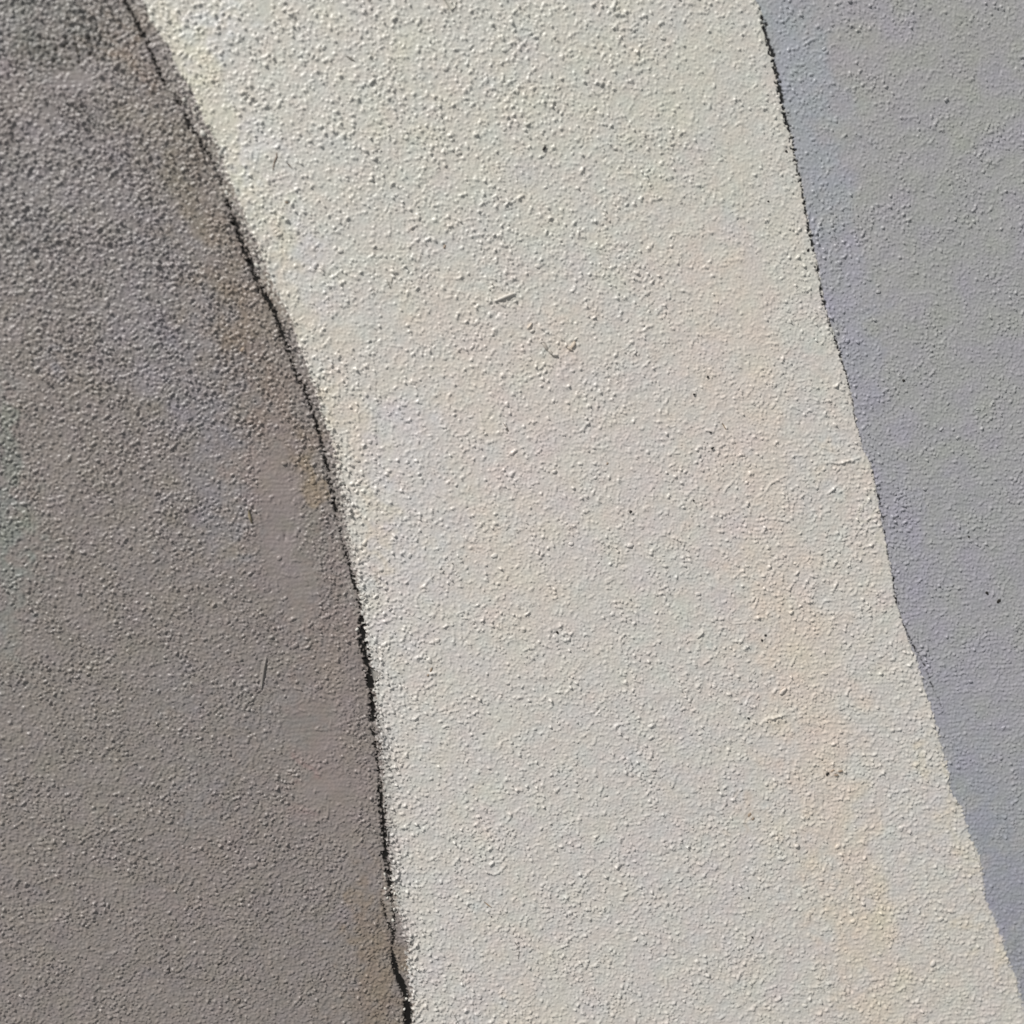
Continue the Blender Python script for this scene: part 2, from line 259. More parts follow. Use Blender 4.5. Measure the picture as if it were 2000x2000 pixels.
def fields(ix, iy, detail=1.0):
    """height (photo pixels), reflectance and the edge functions at grid indices"""
    N = {k: a[iy % (nrow - 1), ix % (ncol - 1)] for k, a in NO.items()}
    x = X0 + ix * (SP * PX)
    y = Y1 - iy * (SP * PX)
    u, v = project(x, y)
    slope1 = 0.93
    jit = 2.2 * N['jit'] + 1.2 * N['jit2']
    calm = 1 - 0.72 * sstep(300, 360, v) * sstep(700, 640, v) - 0.35 * sstep(330, 250, v)
    e1 = (u - tab(EDGE1, v)) * slope1 + jit * 1.25 * calm - FRI_soft(v, N)
    e2 = (u - tab(EDGE2, v)) * 0.95 + 0.55 * jit * sstep(1200, 1350, v) + 0.35 * jit
    d1 = np.abs((u - tab(LINE1, v)) * 0.94 + 1.3 * N['jit'] + 1.0 * N['jit2'])
    d1b = np.abs((u - tab(LINE1B, v)) * 0.94 + 0.8 * N['jit'] + 1.0 * N['jit2'])
    d2 = np.abs((u - tab(LINE2, v)) * 0.96 + 0.9 * N['jit'] + 0.8 * N['jit2'])
    w1 = tab(WID1, v)
    w1b = tab(WID1B, v)
    w2 = tab(WID2, v)
    if detail < 1:
        w1, w1b, w2 = (np.where((v > -30) & (v < 2030), w, np.maximum(w, 9 * (w > 0))) for w in (w1, w1b, w2))
    m1 = np.maximum(0.86 * w1 - d1 + 0.75 * np.minimum(w1, 2.6) * N['g1'] + 0.35 * np.minimum(w1, 2) * N['g2'], w1b - d1b + 0.5 * np.minimum(w1b, 2) * N['g2'])
    m2 = 0.80 * w2 - d2 + 0.55 * np.minimum(w2, 2.6) * N['g1'] - 0.22 * sstep(230, 320, v)
    k1 = sstep(-0.9, 0.9, m1)
    k2 = sstep(-0.9, 0.9, m2)
    isd = sstep(1.6, -1.6, e1)
    isg = sstep(-1.4, 1.4, e2)
    isp = (1 - isd) * (1 - isg)
    # ---- relief
    den = N['den']
    gg1 = sstep(0.25, 1.25, N['g1'])
    gg1s = sstep(0.95, 1.75, N['g1'])
    gg1b = sstep(0.8, 1.6, N['g1b'])
    gg2 = sstep(0.45, 1.35, N['g2'])
    gg2s = sstep(1.2, 2.0, N['g2'])
    gg3 = sstep(1.35, 2.1, N['g3'])
    lump = sstep(1.75, 2.5, N['lump'])
    st = sstep(0.5, 1.4, N['stre'])
    wr = sstep(0.16, 0.02, np.abs(N['wr'])) * sstep(1.1, 1.9, N['wrm'])
    pit = sstep(1.5, 2.4, N['pit']) * sstep(0.3, 1.4, N['pitm'])
    und = N['und']
    # dark side: dense crumbs, coarser towards the top
    coarse = sstep(1300, 150, v)
    smoothpatch = np.zeros_like(u)
    for (pu, pv, ru, rv) in ((540, 1000, 40, 150), (590, 1150, 34, 70), (610, 1420, 60, 60), (640, 1540, 60, 40), (140, 150, 40, 30)):
        smoothpatch = np.maximum(smoothpatch, np.exp(-(((u - pu) / ru) ** 2 + ((v - pv) / rv) ** 2) ** 2))
    ad = (0.93 - 0.10 * sstep(700, 1200, v) + 0.20 * np.tanh(den)) * (1 - 0.86 * smoothpatch)
    near = np.exp(-np.clip(-(e1 + 12), 0, None) / 60.0)
    hd = ad * (1.1 * sstep(0.7, 1.35, N['g1']) + (1.9 + 1.5 * coarse) * sstep(0.95, 1.6, N['g1b']) + 0.7 * gg2 + (1.6 + 2.0 * coarse) * gg3 + 2.3 * sstep(0.75, 1.45, N['stre'])
               + 1.6 * lump + 0.16 * N['fine'] + 0.28 * N['g2'] + 1.6 * wr + near * 0.5 * gg2s) - 1.4 * pit
    # pale side: separate crumbs on a calmer film
    ap = (0.86 + 0.26 * np.tanh(0.9 * den + 0.5 * N['den2'])) * (0.64 + 0.20 * sstep(900, 0, v) + 0.10 * sstep(1300, 1900, v)) * (1 - 0.38 * np.exp(-((u - 1420) / 130) ** 2) * sstep(900, 600, v)) + 0.02
    nearp = np.exp(-np.clip(e1 - 4, 0, None) / 34.0)
    ap = ap + 0.55 * nearp * (v > 600) * sstep(620, 800, v)
    hp = ap * (2.0 * sstep(1.35, 1.9, N['g1']) + 2.7 * sstep(1.25, 1.8, N['g1b']) + 0.9 * gg2s + 3.2 * sstep(1.5, 2.0, N['g3']) + 2.4 * sstep(1.4, 1.95, N['stre']) + 2.2 * wr + 1.5 * lump + 0.5 * sstep(-0.2, 0.9, N['g3'])) + 0.06 * N['fine'] + 0.16 * N['g2'] - 1.4 * pit
    hp = hp * (1 + 0.16 * N['fine'])
    hd = hd * (1 + 0.10 * N['fine'])
    # grey side: thin film, little grit, the weave of the cloth shows
    ag = 0.50 + 0.34 * sstep(-0.2, 1.6, N['den']) + 0.34 * np.exp(-np.clip(e2 - 2, 0, None) / 40.0) * sstep(1500, 1000, v) * sstep(250, 420, v)
    hg = ag * (2.7 * sstep(1.2, 1.9, N['g1']) + 2.6 * sstep(1.15, 1.9, N['g1b']) + 1.3 * gg2s + 2.4 * gg3 + 1.4 * sstep(1.5, 2.2, N['stre']) + 1.4 * wr) + 0.10 * N['fine'] + 0.15 * N['g2']
    warp = 1.0 * N['mot'] + 1.6 * N['und']
    row = (v + 0.05 * u + warp) / 9.2
    weave = np.sin(2 * np.pi * row) * (0.62 + 0.38 * np.cos(np.pi * (u - 0.04 * v + 1.5 * N['mot']) / 8.6 + np.pi * np.floor(row)))
    patchy = 0.35 + 0.65 * sstep(-0.9, 1.0, N['den2'] + 0.5 * N['hueC'])
    wamp = isg * patchy * (0.14 + 0.56 * sstep(450, 1150, v)) + isp * (0.12 + 0.10 * sstep(1000, 1500, v) + 0.30 * np.exp(-((e2 + 120) / 160) ** 2) * sstep(500, 1000, v)) + isd * (0.10 + 0.30 * smoothpatch)
    h = isd * hd + isp * hp + isg * hg + wamp * weave + 0.45 * und * 0.5
    h = h + 0.16 * N['brush']
    # films: the pale coat is thicker and ends in a lip, the ground shows in the open lines
    lip1 = np.exp(-((e1 - 2.5) / 4.0) ** 2) * (0.6 + 0.9 * np.clip(N['g1'], 0, 1.5)) * sstep(-4000, 100, v)
    h = h + isp * 1.3 + lip1 * 1.1 + isg * 0.2
    lip2 = np.exp(-((e2 + 3) / 3.5) ** 2)
    h = h + lip2 * 0.35
    tl = np.exp(-(((u - 160) / 110) ** 2 + ((v - 95 + 0.2 * (u - 160)) / 45) ** 2) ** 1.5)
    h = h - 3.2 * tl * sstep(0.7, 1.5, N['pit'] + 0.3 * N['g1']) * isd
    h = h * detail
    h = h * (1 - 0.92 * np.maximum(k1, k2)) - 2.6 * k1 - 1.5 * k2
    # ---- pigment
    uw, vw = u + 20 * N['warpx'] + 9 * N['hueC'], v + 22 * N['warpy'] + 9 * N['hueC']
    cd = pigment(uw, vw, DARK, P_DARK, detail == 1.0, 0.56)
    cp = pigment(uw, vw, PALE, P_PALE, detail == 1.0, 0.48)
    cp = cp + (sstep(350, 900, v) * sstep(500, 800, u))[..., None] * np.array((1.6, 0.2, 1.3))  # the mix turns pinker down the band
    cg = pigment(uw, vw, GREY, P_GREY, detail == 1.0, 0.62)
    A, B, Cn, M = N['hueA'][..., None], N['hueB'][..., None], N['hueC'][..., None], N['mot'][..., None]
    cd = cd + A * np.array((1.2, 1.1, .9)) + B * np.array((.3, .1, .9)) + Cn * np.array((.6, .2, -.1)) + M * np.array((.7, .7, .7))
    cp = cp + A * np.array((.4, .7, -.3)) + B * np.array((.8, -.1, -.4)) + Cn * np.array((.5, 0, -.2)) + M * np.array((.5, .5, .5))
    cg = cg + A * np.array((.4, .8, -.7)) + B * np.array((.3, -.1, .7)) + Cn * np.array((.3, .2, .2)) + M * np.array((.6, .6, .6))
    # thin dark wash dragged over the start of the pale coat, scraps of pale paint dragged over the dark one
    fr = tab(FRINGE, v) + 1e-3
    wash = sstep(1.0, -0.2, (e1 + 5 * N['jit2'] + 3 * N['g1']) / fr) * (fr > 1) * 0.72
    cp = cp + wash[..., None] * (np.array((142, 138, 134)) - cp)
    scrap = sstep(-0.3, 0.7, N['g1'] + 0.4 * N['g2']) * np.exp(-(np.clip(-e1, 0, None) / 22.0) ** 2) * np.clip(
        (sstep(40, 230, v) * sstep(680, 560, v) * 0.85 + sstep(700, 640, v) * 0.15) + sstep(840, 980, v) * sstep(1230, 1120, v) * 0.75 + sstep(1690, 1710, v) * sstep(1800, 1770, v) * 0.6, 0, 1)
    cd = cd + scrap[..., None] * (np.array((186, 182, 174)) - cd)
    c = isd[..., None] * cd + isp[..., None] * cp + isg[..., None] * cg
    # dark grains and the shade of pits, painted into the top-left colour
    pit_shade = np.exp(-(((u - 160) / 100) ** 2 + ((v - 90 + 0.2 * (u - 160)) / 38) ** 2) ** 1.5) * sstep(0.5, 1.3, N['pit'] + 0.3 * N['g1']) * isd
    c = c + (0.75 * pit_shade)[..., None] * (np.array((62, 58, 52)) - c)
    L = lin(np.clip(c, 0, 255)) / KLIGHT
    g1c = np.array((0.010, 0.009, 0.008))
    g2c = np.array((0.022, 0.022, 0.022))
    L = L + k1[..., None] * (g1c - L)
    L = L + k2[..., None] * (g2c - L)
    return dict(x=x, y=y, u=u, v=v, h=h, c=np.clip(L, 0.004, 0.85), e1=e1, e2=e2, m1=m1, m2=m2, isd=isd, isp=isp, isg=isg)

def FRI_soft(v, N):
    # spikes of paint where the loaded brush skipped over the cloth
    return 3.0 * np.clip(N['g1'], -1, 1) * (sstep(700, 900, v) * sstep(1200, 1100, v) + sstep(1780, 1810, v) * sstep(1920, 1890, v))

iy, ix = np.meshgrid(np.arange(nrow), np.arange(ncol), indexing='ij')
G = fields(ix, iy)
H = G['h'].astype(np.float64)

# ---- single strokes, hairs and scratches pressed into or standing out of the film
def stroke(pts, wid, hgt, taper=True):
    """ridge (hgt > 0) or groove along a polyline of photo pixels"""
    q = np.array([index_of(*p) for p in pts]) * SP
    pad = wid * 2.5
    a0 = np.clip(((q.min(0) - pad) / SP).astype(int), 0, [ncol - 1, nrow - 1])
    a1 = np.clip(((q.max(0) + pad) / SP).astype(int) + 2, 0, [ncol, nrow])
    if (a1 - a0 < 2).any():
        return
    gx = np.arange(a0[0], a1[0])[None, :] * SP
    gy = np.arange(a0[1], a1[1])[:, None] * SP
    best = np.full((a1[1] - a0[1], a1[0] - a0[0]), 1e9)
    tt = np.zeros_like(best)
    n = len(q) - 1
    for i in range(n):
        d = q[i + 1] - q[i]
        l2 = max(d @ d, 1e-6)
        t = np.clip(((gx - q[i][0]) * d[0] + (gy - q[i][1]) * d[1]) / l2, 0, 1)
        dd = np.hypot(gx - q[i][0] - t * d[0], gy - q[i][1] - t * d[1])
        cl = dd < best
        best = np.where(cl, dd, best)
        tt = np.where(cl, (i + t) / n, tt)
    prof = np.exp(-(best / (wid * 0.62)) ** 2)
    if taper:
        prof = prof * (0.35 + 0.65 * np.sin(np.pi * np.clip(tt, 0.02, 0.98)) ** 0.5)
    H[a0[1]:a1[1], a0[0]:a1[0]] += hgt * prof

rs = np.random.RandomState(77)
def line1_u(v): return float(np.interp(v, LINE1[:, 0], LINE1[:, 1]))
def edge2_u(v): return float(np.interp(v, EDGE2[:, 0], EDGE2[:, 1]))
for i in range(6500):
    u, v = rs.uniform(0, 2000), rs.uniform(0, 2000)
    if abs(u - line1_u(v)) < 16:
        continue
    zone = 0 if u < line1_u(v) else (1 if u < edge2_u(v) else 2)
    if (zone == 2 and rs.rand() < 0.6) or (zone == 1 and rs.rand() < 0.25 + 0.3 * (u > 1300 and v < 900)):
        continue
    a = rs.uniform(0, math.pi) if rs.rand() < 0.35 else rs.normal(math.radians(38), 0.55)
    ln = rs.uniform(4, 13) * (1.7 if rs.rand() < 0.12 else 1)
    bend = rs.normal(0, 0.5)
    pts, pu, pv = [], u, v
    for k in range(4):
        pts.append((pu, pv))
        pu += ln / 3 * math.cos(a); pv -= ln / 3 * math.sin(a)
        a += bend * 0.5
    stroke(pts, rs.uniform(1.9, 3.4), rs.uniform(0.9, 3.0) * (1 if zone < 2 else 0.75) * (1 if rs.rand() < 0.85 else -0.8))

# marks that can be found in the photograph
stroke([(967, 588), (978, 584), (990, 579), (1004, 575)], 3.2, 3.0, False)
stroke([(1070, 503), (1072, 495), (1080, 491), (1090, 491)], 2.2, 2.2)
stroke([(1058, 664), (1060, 674), (1070, 684), (1080, 692), (1092, 694)], 2.8, 2.4)
stroke([(1106, 672), (1110, 680), (1118, 684)], 2.4, 2.2); stroke([(1112, 668), (1122, 660)], 2.4, 2.4)
stroke([(1489, 1410), (1500, 1402), (1512, 1402), (1526, 1397), (1534, 1395)], 4.2, 3.6)
stroke([(1612, 904), (1625, 903), (1636, 906), (1647, 903), (1658, 899), (1672, 896), (1680, 892)], 3.0, 3.0)
stroke([(1615, 965), (1624, 958), (1632, 950)], 2.8, 3.2)
stroke([(1473, 975), (1484, 968), (1495, 960), (1505, 945), (1516, 938), (1530, 931), (1538, 928)], 2.6, 2.2)
stroke([(509, 1345), (513, 1320), (517, 1296), (520, 1284)], 3.0, 2.6, False)
stroke([(504, 1348), (507, 1322), (511, 1290)], 1.8, -2.2, False); stroke([(523, 1286), (520, 1310), (516, 1340)], 1.8, -1.6, False)
stroke([(566, 1972), (578, 1958), (590, 1944), (600, 1934)], 3.2, 2.6); stroke([(574, 1978), (586, 1966), (597, 1952)], 2.0, -1.6)
stroke([(485, 1000), (487, 1012), (492, 1024)], 3.2, 2.6)
stroke([(780, 1135), (790, 1140), (800, 1132), (805, 1122)], 2.4, 2.2); stroke([(820, 1150), (832, 1140), (842, 1128), (848, 1122)], 3.0, 2.6)
stroke([(945, 1690), (950, 1702), (965, 1708), (978, 1700), (988, 1688)], 3.0, 3.0); stroke([(948, 1690), (962, 1684), (980, 1682)], 2.4, 2.0)
stroke([(1660, 1555), (1652, 1562), (1640, 1560), (1630, 1563)], 2.4, 2.2)
stroke([(1586, 453), (1592, 460), (1600, 440), (1606, 428)], 2.2, 2.4); stroke([(1612, 345), (1620, 328), (1632, 322)], 2.0, 1.8)
stroke([(1612, 280), (1626, 282), (1634, 296), (1637, 312)], 1.8, 1.6); stroke([(1603, 182), (1602, 200), (1612, 210), (1620, 205)], 2.2, 1.6)
stroke([(1572, 86), (1582, 80), (1596, 74)], 3.2, 2.8); stroke([(1570, 96), (1580, 92)], 3.0, 2.0)
stroke([(300, 1000), (312, 995), (322, 1005)], 2.4, 2.2); stroke([(225, 850), (240, 845), (248, 832)], 3.0, 3.0)
stroke([(320, 1030), (300, 1044), (285, 1052)], 2.6, 2.4); stroke([(340, 885), (352, 893)], 3.5, 3.0)
stroke([(876, 0), (884, 12), (882, 20)], 3.4, 2.4); stroke([(675, 108), (690, 120)], 2.2, -2.0)
stroke([(1900, 1662), (1912, 1690), (1916, 1706)], 2.2, 1.8); stroke([(1905, 1690), (1918, 1702)], 2.0, 1.8); stroke([(1880, 1700), (1905, 1706)], 2.0, 1.6)
stroke([(1620, 1310), (1640, 1300), (1652, 1312)], 2.4, 1.8); stroke([(1850, 1555), (1866, 1566), (1884, 1576)], 2.6, 2.2)
for (a, b) in (((745, 1215), (758, 1212)), ((760, 1255), (772, 1250)), ((752, 1262), (760, 1248)), ((760, 1345), (772, 1340)), ((763, 1322), (776, 1318)),
               ((700, 1110), (712, 1106)), ((706, 1062), (718, 1055)), ((690, 985), (706, 990)), ((682, 915), (694, 922)), ((640, 770), (660, 776)), ((628, 735), (640, 732)),
               ((785, 1830), (808, 1826)), ((790, 1862), (815, 1848)), ((783, 1880), (806, 1868)), ((770, 1790), (792, 1782)), ((768, 1480), (780, 1476)), ((772, 1540), (786, 1534)), ((770, 1610), (784, 1604)),
               ((1830, 1385), (1846, 1390)), ((1700, 1030), (1716, 1026)), ((1690, 1068), (1708, 1062)), ((1620, 570), (1630, 560)), ((1640, 670), (1652, 666))):
    stroke([a, b], 3.0, 2.4)

# ---- the coarse ring outside the picture, so that the canvas goes on to its edges
RING = 132                        # coarse cells beyond the picture
rx = np.arange(-RING * STR, ncol + RING * STR, STR)
ry = np.arange(-RING * STR, nrow + RING * STR, STR)
riy, rix = np.meshgrid(ry, rx, indexing='ij')
GR = fields(rix, riy, 0.55)

# ------------------------------------------------------------------ materials
def new_mat(name):
    m = bpy.data.materials.new(name)
    m.use_nodes = True
    nt = m.node_tree
    return m, nt, nt.nodes['Principled BSDF'], nt.nodes, nt.links

def paint_material(name, rough, rvar, spec, fine_bump, grit=2.0):
    m, nt, p, n, l = new_mat(name)
    at = n.new('ShaderNodeAttribute'); at.attribute_name = 'pigment'
    tc = n.new('ShaderNodeNewGeometry')
    mp = n.new('ShaderNodeVectorMath'); mp.operation = 'SCALE'; mp.inputs['Scale'].default_value = 1 / PX
    l.new(tc.outputs['Position'], mp.inputs[0])
    n1 = n.new('ShaderNodeTexNoise'); n1.inputs['Scale'].default_value = 0.16; n1.inputs['Detail'].default_value = 5; n1.inputs['Roughness'].default_value = 0.65
    n2 = n.new('ShaderNodeTexNoise'); n2.inputs['Scale'].default_value = 0.33; n2.inputs['Detail'].default_value = 2
    for q in (n1, n2):
        l.new(mp.outputs[0], q.inputs['Vector'])
    # faint unevenness of the mixed pigment
    mr = n.new('ShaderNodeMapRange'); mr.inputs['To Min'].default_value = 0.96; mr.inputs['To Max'].default_value = 1.04
    l.new(n1.outputs['Fac'], mr.inputs['Value'])
    mx = n.new('ShaderNodeVectorMath'); mx.operation = 'SCALE'
    l.new(at.outputs['Color'], mx.inputs[0]); l.new(mr.outputs[0], mx.inputs['Scale'])
    l.new(mx.outputs[0], p.inputs['Base Color'])
    rr = n.new('ShaderNodeMapRange'); rr.inputs['To Min'].default_value = rough - rvar; rr.inputs['To Max'].default_value = rough + rvar
    l.new(n1.outputs['Fac'], rr.inputs['Value']); l.new(rr.outputs[0], p.inputs['Roughness'])
    p.inputs['Specular IOR Level'].default_value = spec
    bp = n.new('ShaderNodeBump'); bp.inputs['Strength'].default_value = fine_bump; bp.inputs['Distance'].default_value = 0.9 * PX
    l.new(n2.outputs['Fac'], bp.inputs['Height'])
    ao = n.new('ShaderNodeAttribute'); ao.attribute_name = 'outer'
    n3 = n.new('ShaderNodeTexNoise'); n3.inputs['Scale'].default_value = 0.085; n3.inputs['Detail'].default_value = 2
    l.new(mp.outputs[0], n3.inputs['Vector'])
    cr = n.new('ShaderNodeMapRange'); cr.interpolation_type = 'SMOOTHSTEP'
    cr.inputs['From Min'].default_value = 0.52; cr.inputs['From Max'].default_value = 0.66
    l.new(n3.outputs['Fac'], cr.inputs['Value'])
    ml = n.new('ShaderNodeMath'); ml.operation = 'MULTIPLY'
    l.new(cr.outputs[0], ml.inputs[0]); l.new(ao.outputs['Fac'], ml.inputs[1])
    b2 = n.new('ShaderNodeBump'); b2.inputs['Strength'].default_value = 1.0; b2.inputs['Distance'].default_value = grit * PX
    l.new(ml.outputs[0], b2.inputs['Height']); l.new(bp.outputs['Normal'], b2.inputs['Normal'])
    l.new(b2.outputs['Normal'], p.inputs['Normal'])
    return m

M_DARK = paint_material('dark_paint', 0.42, 0.14, 0.55, 0.3, 5.0)
M_PALE = paint_material('pale_paint', 0.40, 0.14, 0.55, 0.25, 3.5)
M_GREY = paint_material('grey_paint', 0.42, 0.12, 0.5, 0.2)
M_LINE = paint_material('charcoal', 0.70, 0.15, 0.25, 0.6)

def object_colour_material(name, rough, spec):
    """solid crumbs of paint: colour from the object itself, broken up a little"""
    m, nt, p, n, l = new_mat(name)
    oi = n.new('ShaderNodeObjectInfo')
    tc = n.new('ShaderNodeTexCoord')
    n1 = n.new('ShaderNodeTexNoise'); n1.inputs['Scale'].default_value = 1.4; n1.inputs['Detail'].default_value = 4
    l.new(tc.outputs['Object'], n1.inputs['Vector'])
    mr = n.new('ShaderNodeMapRange'); mr.inputs['To Min'].default_value = 0.85; mr.inputs['To Max'].default_value = 1.15
    l.new(n1.outputs['Fac'], mr.inputs['Value'])
    mx = n.new('ShaderNodeVectorMath'); mx.operation = 'SCALE'
    l.new(oi.outputs['Color'], mx.inputs[0]); l.new(mr.outputs[0], mx.inputs['Scale'])
    l.new(mx.outputs[0], p.inputs['Base Color'])
    p.inputs['Roughness'].default_value = rough
    p.inputs['Specular IOR Level'].default_value = spec
    return m

M_CRUMB = object_colour_material('paint_crumb', 0.45, 0.45)

def cloth_material():
    m, nt, p, n, l = new_mat('primed_canvas')
    tc = n.new('ShaderNodeTexCoord')
    w1 = n.new('ShaderNodeTexWave'); w1.inputs['Scale'].default_value = 570; w1.bands_direction = 'X'
    w2 = n.new('ShaderNodeTexWave'); w2.inputs['Scale'].default_value = 570; w2.bands_direction = 'Y'
    w3 = n.new('ShaderNodeTexWave'); w3.inputs['Scale'].default_value = 570; w3.bands_direction = 'Z'
    for w in (w1, w2, w3):
        l.new(tc.outputs['Object'], w.inputs['Vector'])
    a = n.new('ShaderNodeMath'); a.operation = 'MULTIPLY'; l.new(w1.outputs['Fac'], a.inputs[0]); l.new(w2.outputs['Fac'], a.inputs[1])
    b = n.new('ShaderNodeMath'); b.operation = 'ADD'; l.new(a.outputs[0], b.inputs[0]); l.new(w3.outputs['Fac'], b.inputs[1])
    bp = n.new('ShaderNodeBump'); bp.inputs['Distance'].default_value = 0.0003; l.new(b.outputs[0], bp.inputs['Height']); l.new(bp.outputs['Normal'], p.inputs['Normal'])
    p.inputs['Base Color'].default_value = (0.62, 0.58, 0.50, 1)
    p.inputs['Roughness'].default_value = 0.85
    return m

# ------------------------------------------------------------------ the painting
painting = bpy.data.objects.new('painting', None)
painting.empty_display_size = 0.02
col.objects.link(painting)
painting['label'] = 'gritty painted canvas with pale cream band between dark grey and blue-grey paint'
painting['category'] = 'painting'

def mesh_object(name, verts, faces, mat, parent, smooth=True, colours=None, outer=None):
    me = bpy.data.meshes.new(name)
    me.vertices.add(len(verts)); me.vertices.foreach_set('co', np.asarray(verts, np.float32).ravel())
    faces = np.asarray(faces, np.int32)
    k = faces.shape[1]
    me.loops.add(faces.size); me.loops.foreach_set('vertex_index', faces.ravel())
    me.polygons.add(len(faces))
    me.polygons.foreach_set('loop_start', np.arange(0, faces.size, k, dtype=np.int32))
    me.polygons.foreach_set('use_smooth', np.full(len(faces), smooth))
    if colours is not None:
        ca = me.color_attributes.new('pigment', 'FLOAT_COLOR', 'POINT')
        ca.data.foreach_set('color', np.hstack([colours, np.ones((len(colours), 1))]).astype(np.float32).ravel())
    if outer is not None:
        me.attributes.new('outer', 'FLOAT', 'POINT').data.foreach_set('value', outer.astype(np.float32))
    me.update(calc_edges=True)
    me.validate()
    me.materials.append(mat)
    o = bpy.data.objects.new(name, me)
    col.objects.link(o)
    o.parent = parent
    return o

# gather fine and coarse quads, sort them by the film they belong to
def quads(nr, nc, off):
    a = (np.arange(nr - 1)[:, None] * nc + np.arange(nc - 1)[None, :]).ravel() + off
    return np.stack([a, a + nc, a + nc + 1, a + 1], 1)

nf = nrow * ncol
Qf = quads(nrow, ncol, 0)
Qr = quads(len(ry), len(rx), nf)
ci = (rix[:-1, :-1] + STR / 2).ravel(); cj = (riy[:-1, :-1] + STR / 2).ravel()
Qr = Qr[~((ci > 0) & (ci < ncol - 1) & (cj > 0) & (cj < nrow - 1))]
Q = np.vstack([Qf, Qr])
def both(k):
    return np.concatenate([G[k].reshape(nf, -1), GR[k].reshape(rix.size, -1)]).squeeze()
V = np.stack([both('x'), both('y'), ZB + PX * np.concatenate([H.ravel(), GR['h'].ravel()])], 1)
COL = both('c')
OUT = np.concatenate([np.zeros(nf), np.ones(rix.size)])
def qmean(k):
    f = both(k)
    return f[Q].mean(1)
qm1, qm2, qe1, qe2 = qmean('m1'), qmean('m2'), qmean('e1'), qmean('e2')
cls = np.where(qm1 > 0, 3, np.where(qm2 > 0, 4, np.where(qe1 < 0, 0, np.where(qe2 < 0, 1, 2))))

FILMS = [('dark_paint_area', M_DARK, 'dark warm grey gritty paint area left of the black line'),
         ('pale_paint_area', M_PALE, 'pale cream and pinkish gritty paint band down the middle'),
         ('grey_paint_area', M_GREY, 'smooth blue-grey paint area on the right with canvas weave showing')]

def film_part(name, q, mt):
    used = np.zeros(len(V), bool); used[q.ravel()] = True
    remap = np.cumsum(used) - 1
    return mesh_object(name, V[used], remap[q], mt, painting, True, COL[used], OUT[used])

film = []
for k, (nm, mt, lab) in enumerate(FILMS):
    o = film_part(nm, Q[cls == k], mt)
    o['label'] = lab
    film.append(o)

# the black lines are broken: every dash that can be told apart is a part, the crumbs between them are one
for k, lab in ((3, 'black dash of the broken line beside the dark grey paint'), (4, 'thin charcoal dash of the broken line beside the blue-grey paint')):
    ids = np.nonzero(cls == k)[0]
    left = set(ids.tolist())
    nq = len(Qf)
    owner = {}
    for f in ids:
        for vv in Q[f]:
            owner.setdefault(int(vv), []).append(int(f))
    rest = []
    while left:
        f = left.pop()
        comp, todo = [f], [f]
        while todo:
            g = todo.pop()
            for vv in Q[g]:
                for n2 in owner[int(vv)]:
                    if n2 in left:
                        left.remove(n2); comp.append(n2); todo.append(n2)
        if len(comp) >= 14 or comp[0] >= nq:
            film_part('charcoal_dash', Q[np.array(comp)], M_LINE)['label'] = lab
        else:
            rest += comp
    if rest:
        o = film_part('charcoal_crumbs', Q[np.array(rest)], M_LINE)
        o['kind'] = 'stuff'

# the stretched cloth itself: a slab with rounded edges under the films
import bmesh
cx0, cx1 = X0 + rx[0] * SP * PX, X0 + rx[-1] * SP * PX
cy0, cy1 = Y1 - ry[-1] * SP * PX, Y1 - ry[0] * SP * PX
bm = bmesh.new()
bmesh.ops.create_cube(bm, size=1.0)
for vtx in bm.verts:
    vtx.co = Vector(((cx0 + cx1) / 2 + vtx.co.x * (cx1 - cx0 + 0.002), (cy0 + cy1) / 2 + vtx.co.y * (cy1 - cy0 + 0.002), (ZB - 0.0007) * (vtx.co.z + 0.5)))
bmesh.ops.bevel(bm, geom=bm.edges[:], offset=0.0012, segments=3, affect='EDGES')
me = bpy.data.meshes.new('canvas'); bm.to_mesh(me); bm.free()
me.materials.append(cloth_material())
canvas = bpy.data.objects.new('canvas', me); col.objects.link(canvas); canvas.parent = painting
canvas['label'] = 'off-white primed canvas cloth wrapped round its stretcher under the paint'

# ------------------------------------------------------------------ single pieces lying in the paint
def surf(u, v):
    i, j = index_of(u, v)
    i0, j0 = int(np.clip(round(i), 0, ncol - 1)), int(np.clip(round(j), 0, nrow - 1))
    x, y = unproject(u, v)
    return x, y, H[j0, i0], G['c'][j0, i0]

def crumb_mesh(seed, rough=0.42):
    """an irregular lump, unit radius"""
    r = np.random.RandomState(seed)
    b = bmesh.new()
    bmesh.ops.create_icosphere(b, subdivisions=2, radius=1.0)
    ph = r.uniform(0, 6.28, (5, 3)); fr = r.uniform(1.2, 3.2, (5, 3))
    for vt in b.verts:
        c = np.array(vt.co)
        s = sum(math.sin(fr[i] @ c + ph[i].sum()) for i in range(5)) / 5
        vt.co *= 1 + rough * 1.7 * s
    for f in b.faces:
        f.smooth = True
    m = bpy.data.meshes.new('paint_lump'); b.to_mesh(m); b.free()
    m.materials.append(M_CRUMB)
    return m

CRUMBS = [crumb_mesh(s) for s in range(6)]

def film_at(u, v):
    if u < np.interp(v, EDGE1[:, 0], EDGE1[:, 1]):
        return film[0]
    return film[1] if u < edge2_u(v) else film[2]

